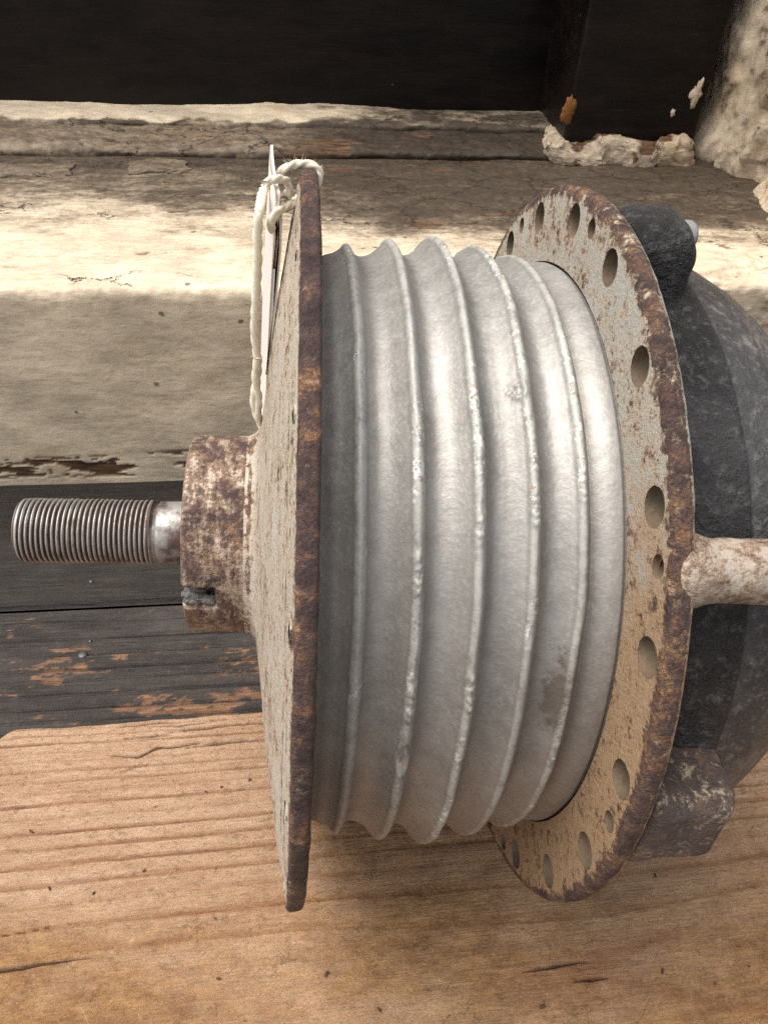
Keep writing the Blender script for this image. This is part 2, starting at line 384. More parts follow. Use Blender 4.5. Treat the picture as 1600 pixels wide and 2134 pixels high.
def m_dark_plank(name, worn=True):
    m = Mat(name); crack = m.attr('crack'); bare = m.attr('bare')
    fib = m.nc(m.co(3, 85, 20), 1.0, 7, .75); g = m.nc(m.co(1.6, 7, 1), 1.0, 7, .75); mot = m.nc(m.co(18, 30, 18), 1.0, 7, .8)
    b = m.mix(g, (0.026, 0.022, 0.020), (0.092, 0.077, 0.070)) if worn else m.mix(g, (0.012, 0.010, 0.0085), (0.034, 0.028, 0.024))
    b = m.mix(m.mul(fib, .40 if worn else .22), b, (0.125, 0.108, 0.10))
    b = m.mix(m.mul(mot, .30), b, (0.010, 0.008, 0.007))
    b = m.mix(m.mul(bare, m.add(m.mul(mot, .4), .5)), b, m.mix(fib, (0.20, 0.09, 0.042), (0.48, 0.27, 0.15)))
    b = m.mix(crack, b, (0.005, 0.004, 0.004))
    return m.out(b, m.add(m.mul(fib, .18), .40 if worn else .48), 0, m.bump(m.add(m.add(fib, m.mul(mot, .5)), m.mul(bare, -.6)), .75, .008), .45)
def m_cream(name, dirt=0.5, base=CREAM):
    """old cream paint: attributes grime (0..1) and bare (0..1) come from the mesh, the first with painted shade"""
    m = Mat(name); grime_shade, bare = m.attr('grime_shade'), m.attr('bare')
    n0 = m.nc(m.co(2.2, 4, 4), 1.0, 8, .75); scr = m.noise(m.co(12, 52, 52), 1.0, 8, .78); n2 = m.noise(m.co(), 24, 8, .8); n3 = m.nc(m.co(4, 10, 10, (2, 2, 2)), 1.0, 8, .78)
    b = m.mix(n0, tuple(x*.72 for x in base), tuple(min(1, x*1.15) for x in base))
    yel = m.step(m.noise(m.co(1.6, 1.6, 1.6, (4, 2, 9)), 1.0, 6, .65), .52, .70); b = m.mix(m.mul(yel, .45), b, (0.46, 0.30, 0.14))
    b = m.mix(m.mul(m.step(scr, .50, .66), .42), b, (0.30, 0.235, 0.165))
    k = m.add(m.add(m.mul(n2, .40), m.mul(scr, .40)), m.mul(m.math('SUBTRACT', n3, .5), .20))
    gk = m.step(m.add(k, m.mul(m.math('SUBTRACT', grime_shade, .5), dirt*1.1)), .26, .74)
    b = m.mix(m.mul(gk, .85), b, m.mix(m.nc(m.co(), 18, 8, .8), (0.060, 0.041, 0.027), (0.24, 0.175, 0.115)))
    soot_shade = m.step(m.add(m.mul(m.math('SUBTRACT', grime_shade, .6), dirt*1.5), m.add(m.mul(n3, .25), m.mul(n2, .5))), .30, .92); b = m.mix(m.mul(soot_shade, .78), b, (0.020, 0.0135, 0.0095))  # darkest stage: dirt and painted shade at the back of the sill
    b = m.mix(bare, b, m.mix(m.nc(m.co(6, 50, 50), 1.0, 6), (0.045, 0.024, 0.014), (0.19, 0.105, 0.055)))
    cl = m.vor(m.warp(m.co(2.2, 3.6, 3.6), 2.5, .9), 1.0, 'DISTANCE_TO_EDGE'); ck = m.mul(m.math('SUBTRACT', 1.0, m.step(cl, .006, .022)), m.step(m.add(m.noise(m.co(1.2, 2, 2, (6, 1, 3)), 1.0, 4), m.mul(grime_shade, .20)), .64, .72))
    b = m.mix(ck, b, (0.025, 0.017, 0.012))
    sp = m.math('SUBTRACT', 1.0, m.step(m.add(m.vor(m.co(5, 6, 6), 1.0), m.mul(m.math('SUBTRACT', n2, .5), .25)), .05, .09)); b = m.mix(m.mul(sp, .8), b, (0.06, 0.045, 0.035))
    h = m.add(m.mul(scr, .9), m.add(m.mul(n2, .9), m.add(m.mul(bare, -.8), m.mul(ck, -1.2))))
    return m.out(b, .60, 0, m.bump(h, .5, .010), .35)
def m_black():
    m = Mat('black_gloss_paint'); n0 = m.nc(m.co(1.2, 3, 5), 1.0, 8, .75); n1 = m.noise(m.co(6, 60, 60), 1.0, 6, .75)
    b = m.mix(n0, (0.0022, 0.0015, 0.0014), (0.013, 0.0085, 0.0072))
    sc2 = m.step(m.noise(m.co(1.2, 60, 70), 1.0, 4, .6), .68, .73); b = m.mix(m.mul(sc2, .25), b, (0.16, 0.12, 0.09))
    sp = m.math('SUBTRACT', 1.0, m.step(m.vor(m.co(4, 4, 4), 1.0), .022, .034)); b = m.mix(m.mul(sp, .5), b, (0.30, 0.26, 0.20))
    return m.out(b, m.add(m.mul(n1, .3), .20), 0, m.bump(n1, .35, .008), .18)

M = dict(bellows=m_bellows(), flangeL=m_flange_left(), flangeR=m_flange_right(), hub=m_hub(), arm=m_arm(), hole=m_plain('shaded_hole_wall', (0.020, 0.015, 0.011), (0.26, 0.19, 0.125), 14, .7, .8, .012), cast=m_cast('dark_cast_iron'),  # hole: same paint as the flange, with inside shade painted dark
         lug=m_lug(), castlug=m_cast('dark_cast_lug', (1, 1, 1), .10), rod=m_rod(), crust=m_plain('grey_crust', (0.05, 0.048, 0.045), (0.34, 0.33, 0.31), 40, .8, 1, .02),
         bolt=m_plain('bare_bolt_steel', (0.22, 0.22, 0.22), (0.46, 0.46, 0.46), 30, .4, .2, .004, .3),
         paper=m_plain('pinkish_cream_paper', (0.66, 0.60, 0.54), (0.76, 0.71, 0.66), 40, .8, .2, .002), papin=m_plain('brown_paper_fold', (0.44, 0.22, 0.11), (0.56, 0.33, 0.19), 30, .8, .2, .002),
         cord=m_plain('cream_cotton_cord', (0.68, 0.62, 0.47), (0.80, 0.755, 0.62), 60, .9, .5, .003),
         board=m_board(), plankw=m_dark_plank('dark_stained_plank'), planks=m_dark_plank('black_smooth_plank', False),
         cream=m_cream('old_cream_paint'), putty=m_cream('grimy_shaded_putty', .85, (0.42, 0.34, 0.25)), plaster=m_cream('peeling_cream_plaster', .40, (0.60, 0.50, 0.375)), black=m_black(),  # putty base lowered for dirt and for painted shade at the wall
         seal=m_plain('dark_joint', (0.02, 0.015, 0.012), (0.04, 0.03, 0.02), 20, .8), nail=m_plain('dark_nail_steel', (0.05, 0.05, 0.055), (0.13, 0.13, 0.14), 30, .45, .3, .004, .6),
         orange=m_plain('orange_rust_stain', (0.08, 0.03, 0.008), (0.30, 0.13, 0.035), 14, .8), dust=m_plain('dark_debris', (0.03, 0.02, 0.015), (0.12, 0.07, 0.04), 30, .9))

# ------------------------------------------------------------------ setting: floor planks
ZB, ZP = -0.186, -0.345            # top of the board, top of the planks
floor = empty('floor', (1.5, 0.9, ZP)); tag(floor, kind='structure')
def plank(x0, x1, y0, y1, ztop, mat, lines, bare_amt, seed, n=.006):
    xs = np.r_[np.arange(x0, -1.2, .08), np.arange(-1.2, x1, .012)]; ys = np.arange(y0, y1, n)
    x, y = np.meshgrid(xs, ys, indexing='ij')
    crack = np.zeros_like(x)
    for (yc, xa, xb, wd) in lines:
        yy = yc+.012*fbm(x*1.3, 0*x, seed+yc*9, 4, seed)
        k = np.exp(-((y-yy)/wd)**2)*sstep(xa, xa+.15, x)*(1-sstep(xb-.15, xb, x)); crack = np.maximum(crack, k*(.75+.25*vnoise(x*6, 0*x, yc*7, seed)))
    bare = sstep(.30, .36, fbm(x*5.5, y*17, seed, 6, seed, .68)+bare_amt(x, y))
    edge = np.minimum(y-y0, y1-y)
    z = ztop+.004*fbm(x*2, y*14, 1, 4, seed)-.02*crack-.004*bare-.03*(1-sstep(0, .03, edge))**2
    v = np.stack([x, y, z], -1).reshape(-1, 3); f = gridfaces(len(xs), len(ys)); nx, ny = len(xs), len(ys)
    b = np.r_[np.arange(nx)*ny, (nx-1)*ny+np.arange(1, ny), (np.arange(nx-2, -1, -1))*ny+ny-1, np.arange(ny-2, 0, -1)]
    low = v[b].copy(); low[:, 2] = ztop-.2; o = len(v); nb = len(b); k = np.arange(nb)
    f = np.concatenate([f, np.stack([b, np.roll(b, -1), o+(k+1) % nb, o+k], -1)])
    return mesh('plank', np.concatenate([v, low]), f, mat, floor, attrs=dict(crack=np.r_[crack.ravel(), np.zeros(nb)], bare=np.r_[bare.ravel(), np.zeros(nb)]))
YG = .895
p1 = plank(-4.5, 5.6, -.02, YG, ZP, M['plankw'], [(.80, -2, 5, .004), (.70, -2, 5, .006), (.615, -.1, 5, .005), (.535, -2, 5, .007), (.47, -2, 3, .005), (.40, -2, 5, .006), (.33, -2, 5, .006), (.27, -2, 5, .005), (.22, -1, 5, .006), (.655, -2, .5, .003)],
           lambda x, y: -.02+.10*sstep(.75, .35, y)+.10*sstep(.3, .9, x)*sstep(.6, .3, y)-.14*sstep(.62, .8, y), 3)
p2 = plank(-4.5, 5.6, YG+.018, 2.1, ZP+.002, M['planks'], [(1.12, -2, 1.2, .003)], lambda x, y: -.6+0*x, 11)
p0 = plank(-4.5, 5.6, -.95, -.034, ZP-.002, M['plankw'], [(-.4, -2, 5, .005)], lambda x, y: -.1+0*x, 23)
plank(-4.5, 5.6, -3.2, -.965, ZP, M['plankw'], [(-1.5, -5, 6, .006), (-2.2, -5, 6, .006)], lambda x, y: -.1+0*x, 29, .012)
subfloor = mesh('underside', [(-4.5, -3.2, ZP-.195), (5.6, -3.2, ZP-.195), (5.6, 2.1, ZP-.195), (-4.5, 2.1, ZP-.195)], np.array([[0, 1, 2, 3]]), M['seal'], floor)
def nail(px, py, r, par):
    q = at_z(px, py, ZP); P = [(0.010, 0.0), (0.010, r*.6), (0.007, r*.9), (0, r), (-.01, r)]
    v, f, _ = lathe(P, 20); v = v[:, [1, 2, 0]]
    return mesh('nail', v, f, M['nail'], par, Matrix.Translation(Vector((q[0], q[1], ZP-.004))*S))
nail(172, 1365, .022, p1); nail(188, 1337, .009, p1); nail(640-450, 1212, .012, p2)

# ------------------------------------------------------------------ the light wooden board
def build_board():
    x0, x1, y0, y1, rc = -.115, 4.6, -2.5, .0, .075
    xs = np.r_[np.linspace(x0, 2.75, 640), np.linspace(2.76, x1, 60)]; ys = np.r_[np.linspace(y0, -1.2, 60), np.linspace(-1.195, y1, 300)]
    x, y = np.meshgrid(xs, ys, indexing='ij')
    # growth rings: narrow at the back edge, wide and wandering towards the middle of the board
    yw = y+.030*fbm(x*.55, y*1.2, 0, 3, 5)+.006*fbm(x*3, y*9, 0, 3, 8)
    kx, ky = 1.86, -1.01                               # a grown-over knot with a reddish crack
    dk = np.hypot((x-kx)/.75, (y-ky)/.22); yw = yw+.10*np.sign(y-ky)*np.exp(-dk**2)
    dd = np.clip(-yw, 0, None)
    rho = 33*dd/(1+.75*dd)
    fr = rho-np.floor(rho); jit = .55+.45*_h(np.floor(rho).astype(np.int64), 0*rho.astype(np.int64), 0*rho.astype(np.int64), 4)
    ring = sstep(.55, .93, fr)*(1-sstep(.95, 1.0, fr))*np.clip(jit+.25, 0, 1)*(.8+.4*fbm(x*2.5, y*16, 0, 3, 2))
    ring *= 1-.45*sstep(-.72, -.95, yw)
    wear = sstep(-.50, -.88, y+.22*fbm(x*1.1, y*2.6, 0, 5, 31)+.12*sstep(1.0, .0, x)-.08*sstep(1.0, 1.6, x))*(.55+.45*sstep(-.25, .35, fbm(x*2.2, y*5, 2, 5, 33)))
    wear = np.maximum(wear, .9*sstep(-.25, .30, fbm(x*1.1, y*2.2, 5, 5, 41))*sstep(.75, 1.3, x)*sstep(-.30, -.55, y))
    crack = np.zeros_like(x)
    def cr(pts, wd, wob=.006):
        nonlocal crack
        P = np.array(pts); yc = np.interp(x, P[:, 0], P[:, 1])+wob*fbm(x*9, 0*x, pts[0][1]*3, 3, 3)
        w_ = np.interp(x, P[:, 0], P[:, 2])*wd
        crack = np.maximum(crack, np.where((x > P[0, 0]) & (x < P[-1, 0]), np.exp(-((y-yc)/np.maximum(w_, 1e-5))**2), 0))
    ca, sa = math.cos(-BA), math.sin(-BA)
    def loc(px, py):
        q = at_z(px, py, ZB); dx, dy = q[0]-BO[0], q[1]-BO[1]; return dx*ca-dy*sa, dx*sa+dy*ca
    a, b = loc(0, 2024), loc(230, 1990); cr([(a[0]-.3, a[1]+.01, 1), (a[0], a[1], 1), (b[0], b[1], .1)], .006)
    q = [loc(*p) for p in ((225, 1574), (290, 1577), (330, 1557), (360, 1557), (418, 1547))]; cr([(k[0], k[1], w_) for k, w_ in zip(q, (.2, .9, 1, .8, .6))], .0045, .003)
    a, b = loc(1090, 2028), loc(1235, 2000); cr([(a[0], a[1], .2), ((a[0]+b[0])/2, (a[1]+b[1])/2, 1), (b[0], b[1], .1)], .005)
    a, b = loc(1190, 2047), loc(1270, 2037); cr([(a[0], a[1], .2), ((a[0]+b[0])/2, (a[1]+b[1])/2, 1), (b[0], b[1], .1)], .005)
    a, b = loc(0, 1965), loc(150, 1925); cr([(a[0]-.2, a[1], .6), (b[0], b[1], .1)], .0035)
    for i in range(16):                                # fine checks near the weathered back edge
        yy = -.02-.15*random.random(); xa = random.uniform(.2, 2.4); cr([(xa, yy, .1), (xa+.12, yy+.004, 1), (xa+random.uniform(.2, .5), yy+.006, .1)], .0035)
    kq = loc(1190, 2035); stain = np.exp(-(((x-kq[0]-.02)/.20)**2+((y-kq[1]+.25*(x-kq[0])*-.1)/.055)**2))*(.7+.6*fbm(x*6, y*14, 0, 4, 9))
    for (pa, pb) in (((1190, 2040), (1420, 1940)), ((1190, 2040), (1600, 2105))):
        a, b = loc(*pa), loc(*pb); t = np.clip((x-a[0])/(b[0]-a[0]), 0, 1); yc = a[1]+(b[1]-a[1])*t+.02*fbm(x*3, 0*x, 1, 3, 77)
        stain = np.maximum(stain, .55*np.exp(-((y-yc)/.022)**2)*((x > a[0]) & (x < b[0])))
    # shape: rounded corner, eased edges
    px, py = x.copy(), y.copy()
    qx, qy = np.clip(rc-(x-x0), 0, rc), np.clip(rc-(y1-y), 0, rc); mk = (qx > 0) & (qy > 0); hyp = np.hypot(qx, qy)
    sc_ = np.where(mk, np.maximum(qx, qy)/np.maximum(hyp, 1e-9), 1)
    px = np.where(mk, x0+rc-qx*sc_, px); py = np.where(mk, y1-rc+qy*sc_, py)
    ed = np.where(mk, rc-np.maximum(qx, qy), np.minimum.reduce([x-x0, x1-x, y-y0, y1-y])); er = .026
    t = np.clip(er-ed, 0, er); z = -(er-np.sqrt(np.maximum(er*er-t*t, 0)))
    z = z+.0035*fbm(x*1.5, y*5, 0, 4, 12)-.0035*ring-.018*crack-.0025*wear*(1+fbm(x*12, y*20, 0, 3, 6))
    py = py+np.where(ed < .05, .008*fbm(x*5, 0*x, 2, 4, 14)*(y > y1-.08), 0)
    v = np.stack([px, py, z], -1).reshape(-1, 3); nx, ny = x.shape; f = gridfaces(nx, ny)
    bl = np.r_[np.arange(nx)*ny, (nx-1)*ny+np.arange(1, ny), (np.arange(nx-2, -1, -1))*ny+ny-1, np.arange(ny-2, 0, -1)]
    low = v[bl].copy(); low[:, 2] = ZP-ZB+.004; o = len(v); nb = len(bl); k = np.arange(nb)
    f = np.concatenate([f, np.stack([bl, np.roll(bl, -1), o+(k+1) % nb, o+k], -1)])
    z0 = np.zeros(nb); at = {n_: np.r_[d.ravel(), z0] for n_, d in dict(ring=np.clip(ring, 0, 1), wear=np.clip(wear, 0, 1), crack=np.clip(crack, 0, 1), stain=np.clip(stain, 0, 1)).items()}
    ob = mesh('wooden_board', np.concatenate([v, low]), f, M['board'], None, Matrix.Translation(Vector((BO[0], BO[1], ZB))*S) @ Matrix.Rotation(BA, 4, 'Z'), attrs=at)
    return tag(ob, 'weathered light wooden board with rounded corner lying under the rusty flanged machine part', 'board')
_a, _b = at_z(60, 1516, ZB), at_z(545, 1480, ZB)
BA = math.atan2(_b[1]-_a[1], _b[0]-_a[0]); BO = (_a[0], _a[1])
build_board()

# ------------------------------------------------------------------ sill beam, dark wall, post, jamb
YF = at_z(200, 1008, ZP)[1]                 # front face of the sill beam
ZT = at_y(265, 600, YF)[2]                  # its top edge
YW = at_z(400, 258, ZT)[1]                  # the dark wall behind it
def build_sill():
    P = [(YF+.012, ZP-.15), (YF, ZP+.03), (YF, ZT-.085), (YF+.006, ZT-.03), (YF+.035, ZT-.004), (YF+.10, ZT+.004), (YF+.6, ZT+.006), (YW-.62, ZT+.01), (YW+.2, ZT+.012)]
    P = resample(smoothpoly(P, 2), .010); xs = np.r_[np.arange(-4.5, -1.1, .06), np.arange(-1.1, 4.6, .0105)]
    T = np.gradient(P, axis=0); T /= np.hypot(*T.T)[:, None]; N = np.stack([-T[:, 1], T[:, 0]], -1)
    x = xs[:, None]+0*P[:, 0]; yy = P[:, 0]+0*x; zz = P[:, 1]+0*x
    ny_, nz_ = N[:, 0]+0*x, N[:, 1]+0*x
    front = sstep(YF+.05, YF+.0, yy)*(zz < ZT); top = 1-front
    edge = np.exp(-(((yy-YF)/.09)**2+((zz-ZT)/.06)**2))
    q = fbm(x*3.2, yy*5, zz*6, 5, 51); fl = np.floor(q*4+.5*fbm(x*14, yy*14, zz*14, 3, 52))/4
    d = .006*fbm(x*1.3, yy*4, zz*4, 4, 53)+.0035*fl+.020*edge*fbm(x*9, yy*9, zz*9, 5, 54, .6)
    d = d+front*.002*fbm(x*5, 0*x, zz*20, 4, 55)
    # the lowest strip of the face has lost its paint; thick broken paint at the right end
    u_ = (zz-ZP)/.16; bare = front*sstep(.02, .10, fbm(x*3.6, zz*17, 3, 5, 56, .62))*sstep(.3, .5, np.exp(-((u_-.75)/.5)**2)+.25*fbm(x*2, 0*x, 1, 3, 66))
    bare = np.maximum(bare, .8*top*sstep(.46, .52, fbm(x*2.2, yy*5.5, 1, 5, 57, .6)))
    right = sstep(2.2, 2.9, x); lump = right*np.exp(-(((yy-YF-.10)/.22)**2+((zz-ZT)/.25)**2)); lq = fbm(x*5, yy*6, zz*6, 4, 58)
    d = d+lump*(.03*lq+.03*(np.floor(lq*3)/3)); bare = np.maximum(bare, .8*lump*sstep(-.06, -.16, lq)*(1-sstep(-.2, -.32, lq)))
    d = d-.009*bare
    grime_shade = np.clip(top*(.20+1.0*sstep(YF-.1, YW-.7, yy+.55*fbm(x*1.2, yy*3, 0, 5, 60, .6))+.45*sstep(.8, 1.9, x)*sstep(YF+.2, YF+.8, yy)), 0, 1.25)+front*.10  # dirt plus painted wall shade, sill top darkening towards the wall
    v = np.stack([x, yy+ny_*d, zz+nz_*d], -1).reshape(-1, 3)
    o = mesh('sill_beam', v, gridfaces(*x.shape), M['cream'], None, attrs=dict(grime_shade=grime_shade, bare=np.clip(bare, 0, 1)))
    return tag(o, 'long cream painted sill beam with worn flaking top edge behind the machine part', 'sill')
sill = build_sill()
def ridge(name, x0, x1, prof, mat, par, seed, amp, grime_shade, bare_t, ycr=None, step=.012):
    """a long irregular strip with a cross-section prof of (y, z) points"""
    P = resample(smoothpoly(prof, 2), .009); xs = np.r_[np.arange(x0, -1.2, .06), np.arange(-1.2, x1, step)]
    T = np.gradient(P, axis=0); T /= np.hypot(*T.T)[:, None]; N = np.stack([-T[:, 1], T[:, 0]], -1)
    x = xs[:, None]+0*P[:, 0]; yy = P[:, 0]+0*x; zz = P[:, 1]+0*x
    q = fbm(x*3, yy*5, zz*5, 5, seed); d = amp*(.8*q+.6*np.floor(q*3)/3+.35*fbm(x*12, yy*16, zz*16, 3, seed+3))
    d = d+amp*1.2*fbm(x*1.1, 0*x, 4, 3, seed+5)
    bare = sstep(bare_t, bare_t+.06, fbm(x*2.5, yy*7, zz*7, 5, seed+7, .6))
    v = np.stack([x, yy+N[:, 0]*d, zz+N[:, 1]*d-.35*amp*bare], -1).reshape(-1, 3)
    g = grime_shade(x, yy, zz) if callable(grime_shade) else np.full(x.shape, grime_shade)
    return mesh(name, v, gridfaces(*x.shape), mat, par, attrs=dict(grime_shade=np.clip(g, 0, 1.2), bare=bare))
YL = at_z(250, 328, ZT)[1]; YM = at_z(250, 290, ZT)[1]
ridge('putty_strip', -4.4, 3.1, [(YL+.02, ZT-.02), (YL-.01, ZT+.02), (YL, ZT+.055), (YL+.08, ZT+.070), (YM, ZT+.085), (YM+.1, ZT+.085), (YM+.1, ZT)], M['putty'], sill, 71, .022, lambda x, y, z: .70+.45*sstep(.8, 2.0, x), .36)  # dirt and painted shade together, stronger to the right
ridge('paint_ledge', -4.4, 2.95, [(YM+.0, ZT+.05), (YM-.01, ZT+.10), (YM+.01, ZT+.125), (YM+.10, ZT+.135), (YW, ZT+.14), (YW+.06, ZT+.14)], M['cream'], sill, 83, .014, lambda x, y, z: .10+.80*sstep(.9, 1.7, x+.3*fbm(x*2, y*3, 0, 3, 5))+.8*sstep(ZT+.128, ZT+.112, z+.02*fbm(x*5, 0*x, 1, 4, 16))+.4*sstep(.05, .3, fbm(x*3, y*6, z*6, 4, 15)), .6)  # ledge front and right end darkened by dirt and painted shade
for (px, py, ln, dp) in ((60, 358, .5, .10), (330, 352, .34, .12)):     # old paint scabs on the sill, below the putty
    q = at_z(px, py, ZT); v, f = rbox((ln/2, dp, .011), .010, 40)
    v = v+.060*np.stack([fbm(v[:, 0]*7+px, v[:, 1]*7, 0, 4, 3), fbm(v[:, 0]*7, v[:, 1]*7+px, 1, 4, 5), .25*fbm(v[:, 0]*9+px, v[:, 1]*9, 2, 4, 7)], -1)
    mesh('paint_scab', v, f, M['putty'], sill, Matrix.Translation(Vector((q[0], q[1], ZT+.008))*S), attrs=dict(grime_shade=np.full(len(v), .75), bare=np.zeros(len(v))))

def slab(name, x0, x1, y0, y1, z0, z1, mat, par=None, rad=.02, seed=1, amp=.003, n=60):
    h = np.array([(x1-x0)/2, (y1-y0)/2, (z1-z0)/2]); v, f = rbox(h, rad, n); c = np.array([(x0+x1)/2, (y0+y1)/2, (z0+z1)/2])
    w_ = v+c; v = v+amp*np.stack([fbm(w_[:, 0]*3, w_[:, 1]*3, w_[:, 2]*3, 3, seed+k) for k in range(3)], -1)
    return mesh(name, v, f, mat, par, Matrix.Translation(Vector(c)*S))
WALLTOP = 4.5
wall = slab('wall_panel', -4.5, 4.7, YW-.015, YW+.35, ZT-.05, WALLTOP, M['black'], None, .02, 5, .004)
tag(wall, 'near black painted wall panel above the cream sill', 'wall panel')
YP = at_z(1200, 345, ZT)[1]+.10
X0, X1 = at_y(1205, 130, YP)[0], at_y(1492, 140, YP)[0]
post = empty('post', ((X0+X1)/2, YP+.3, ZT)); tag(post, 'square black painted post standing on the sill with a broken putty foot', 'post')
shaft = slab('shaft', X0, X1, YP, YW+.1, ZT+.05, WALLTOP, M['black'], post, .03, 9, .006)
def lumpy(name, c, half, rad, mat, par, seed, amp, grime_shade, n=44, bare_t=.3):
    v, f = rbox(half, rad, n); w_ = v+np.asarray(c)
    q = np.stack([fbm(w_[:, 0]*5, w_[:, 1]*5, w_[:, 2]*5, 4, seed+k*5) for k in range(3)], -1); t = np.floor(q*4)/4
    v = v+amp*(q+.7*t); bare = sstep(bare_t, bare_t+.05, fbm(w_[:, 0]*5, w_[:, 1]*6, w_[:, 2]*9, 4, seed+31))
    return mesh(name, v, f, mat, par, Matrix.Translation(Vector(c)*S), attrs=dict(grime_shade=np.full(len(v), grime_shade), bare=bare))
lumpy('putty_foot', ((X0+X1)/2-.02, YP+.10, ZT+.055), ((X1-X0)/2+.04, .20, .095), .07, M['plaster'], post, 91, .055, .55, 90, .16)
def patch(px, py, rx, rz, mat, par, seed, th=.006, Y=None, amp=.75):
    """a small scab of stain or bare filler on the post front"""
    q = at_y(px, py, (YP if Y is None else Y)-.006); n = 60; t = np.linspace(0, 2*np.pi, n, endpoint=False)
    r = 1+amp*fbm(np.cos(t)*2.2+seed, np.sin(t)*2.2, 0, 4, seed, .65); ring = np.stack([rx*r*np.cos(t), 0*t, rz*r*np.sin(t)], -1)
    v = np.concatenate([ring+(0, .012, 0), ring*.9+(0, -th, 0), [[0, -th*1.6, 0]]]); f = [(i, (i+1) % n, n+(i+1) % n, n+i) for i in range(n)]+[(n+i, n+(i+1) % n, 2*n) for i in range(n)]
    return mesh('stain_patch' if mat is M['orange'] else 'filler_patch', v, f, mat, par, Matrix.Translation(Vector(q)*S), attrs=dict(grime_shade=np.full(len(v), .3), bare=np.zeros(len(v))))
patch(1186, 232, .045, .085, M['orange'], post, 3, .002, amp=.5)
patch(1450, 197, .035, .085, M['plaster'], post, 8); patch(1402, 234, .014, .022, M['plaster'], post, 9)
def build_jamb():
    x0 = at_z(1470, 330, ZT)[0]; y0, y1 = at_z(1600, 470, ZT)[1]-.5, YW+.1
    ys = np.arange(y0, y1, .012); zs = np.arange(ZT-.25, WALLTOP, .014); y, z = np.meshgrid(ys, zs, indexing='ij')
    q = fbm(y*1.8, z*1.5, 2, 5, 101, .55); t = np.floor(q*5+.10*fbm(y*9, z*9, 0, 3, 102))/5
    foot = np.exp(-((z-ZT)/.16)**2)
    d = .09*q+.055*t+.004*fbm(y*9, z*9, 1, 4, 104)+.14*foot*(.7+.6*fbm(y*4, z*4, 3, 3, 105))
    lip = .10*sstep(.0, .12, fbm(y*1.3+3, z*.9, 6, 4, 106)+.10)
    x = x0+.03-d-lip+.09
    gx = np.abs(np.gradient(t, axis=1))+np.abs(np.gradient(t, axis=0)); bare = np.clip(gx*3, 0, 1)*sstep(-.2, .2, fbm(y*4, z*4, 9, 3, 108))
    grime_shade = .12+.45*sstep(.05, .3, -q)
    v = np.stack([x, y, z], -1).reshape(-1, 3); f = gridfaces(*x.shape)[:, ::-1]
    # thickness: a flat back behind the peeling face
    nx, ny = x.shape; bl = np.r_[np.arange(nx)*ny, (nx-1)*ny+np.arange(1, ny), (np.arange(nx-2, -1, -1))*ny+ny-1, np.arange(ny-2, 0, -1)]
    low = v[bl].copy(); low[:, 0] = x0+.8; o = len(v); nb = len(bl); k = np.arange(nb)
    f = np.concatenate([f, np.stack([bl, o+k, o+(k+1) % nb, np.roll(bl, -1)], -1)])
    z0 = np.zeros(nb)
    ob = mesh('window_jamb', np.concatenate([v, low]), f, M['plaster'], None, attrs=dict(grime_shade=np.r_[np.clip(grime_shade, 0, 1).ravel(), z0+.3], bare=np.r_[bare.ravel(), z0]))
    return tag(ob, 'thickly peeling cream plaster jamb at the right end of the sill', 'jamb')
build_jamb()

# ------------------------------------------------------------------ the machine part
base_pt = C+.7*A-1.013*np.array([0, 0, 1.0])
part = empty('bellows_seal', (base_pt[0], base_pt[1], ZB))
tag(part, 'rusty steel machine part with threaded rod, two flanges, silver bellows and dark cast housing', 'machine part')
def add(name, v, f, mat, par=part, smooth=True, attrs=None, **k): return mesh(name, v, f, mat, par, MM, smooth, attrs, **k)

# left flange: dished disc with rusted rim, hub in one piece with it
RIM = .0406
def ring_cdt(r0, r1, holes, prof, nseg=300, n_in=2, back=False):
    """flat or dished annulus with round holes; holes: (angle, radius of the circle, hole radius)"""
    pts, edges = [], []
    def loop(P):
        o = len(pts); pts.extend(P); k = len(P); edges.extend((o+i, o+(i+1) % k) for i in range(k))
    loop([(r0*math.sin(t), r0*math.cos(t)) for t in np.linspace(0, 2*np.pi, nseg, endpoint=False)])
    loop([(r1*math.sin(t), r1*math.cos(t)) for t in np.linspace(0, 2*np.pi, nseg, endpoint=False)])
    hs = []
    for (a, rc, rh) in holes:
        a = math.radians(a); c = (rc*math.sin(a), rc*math.cos(a)); hs.append((c, rh))
        loop([(c[0]+rh*math.sin(t), c[1]+rh*math.cos(t)) for t in np.linspace(0, 2*np.pi, 28, endpoint=False)])
    for r in np.linspace(r0, r1, n_in+2)[1:-1]:
        for t in np.linspace(0, 2*np.pi, nseg, endpoint=False):
            p = (r*math.sin(t+.003), r*math.cos(t+.003))
            if all(math.hypot(p[0]-c[0], p[1]-c[1]) > rh+.006 for c, rh in hs): pts.append(p)
    vo, _, fo, *_ = delaunay_2d_cdt([Vector(p) for p in pts], edges, [], 0, 1e-6)
    V2 = np.array([tuple(q) for q in vo]); fs = []
    for f in fo:
        c = V2[list(f)].mean(0); r = math.hypot(*c)
        if r < r0*.9995 or r > r1 or any(math.hypot(c[0]-h[0], c[1]-h[1]) < rh*.97 for h, rh in hs): continue
        fs.append(tuple(f) if back else tuple(f)[::-1])
    return np.c_[prof(np.hypot(V2[:, 0], V2[:, 1])), V2], fs
def hole_walls(holes, s0, s1):
    out = []
    for (a, rc, rh) in holes:
        a = math.radians(a); t = np.linspace(0, 2*np.pi, 28, endpoint=False); c = (rc*math.sin(a), rc*math.cos(a))
        v = np.concatenate([np.c_[np.full(28, s), c[0]+rh*np.sin(t), c[1]+rh*np.cos(t)] for s in (s0, s0+.3*(s1-s0), s1)])
        out.append((v, [tuple(q) for q in gridfaces(3, 28, False, True)]))
    return out
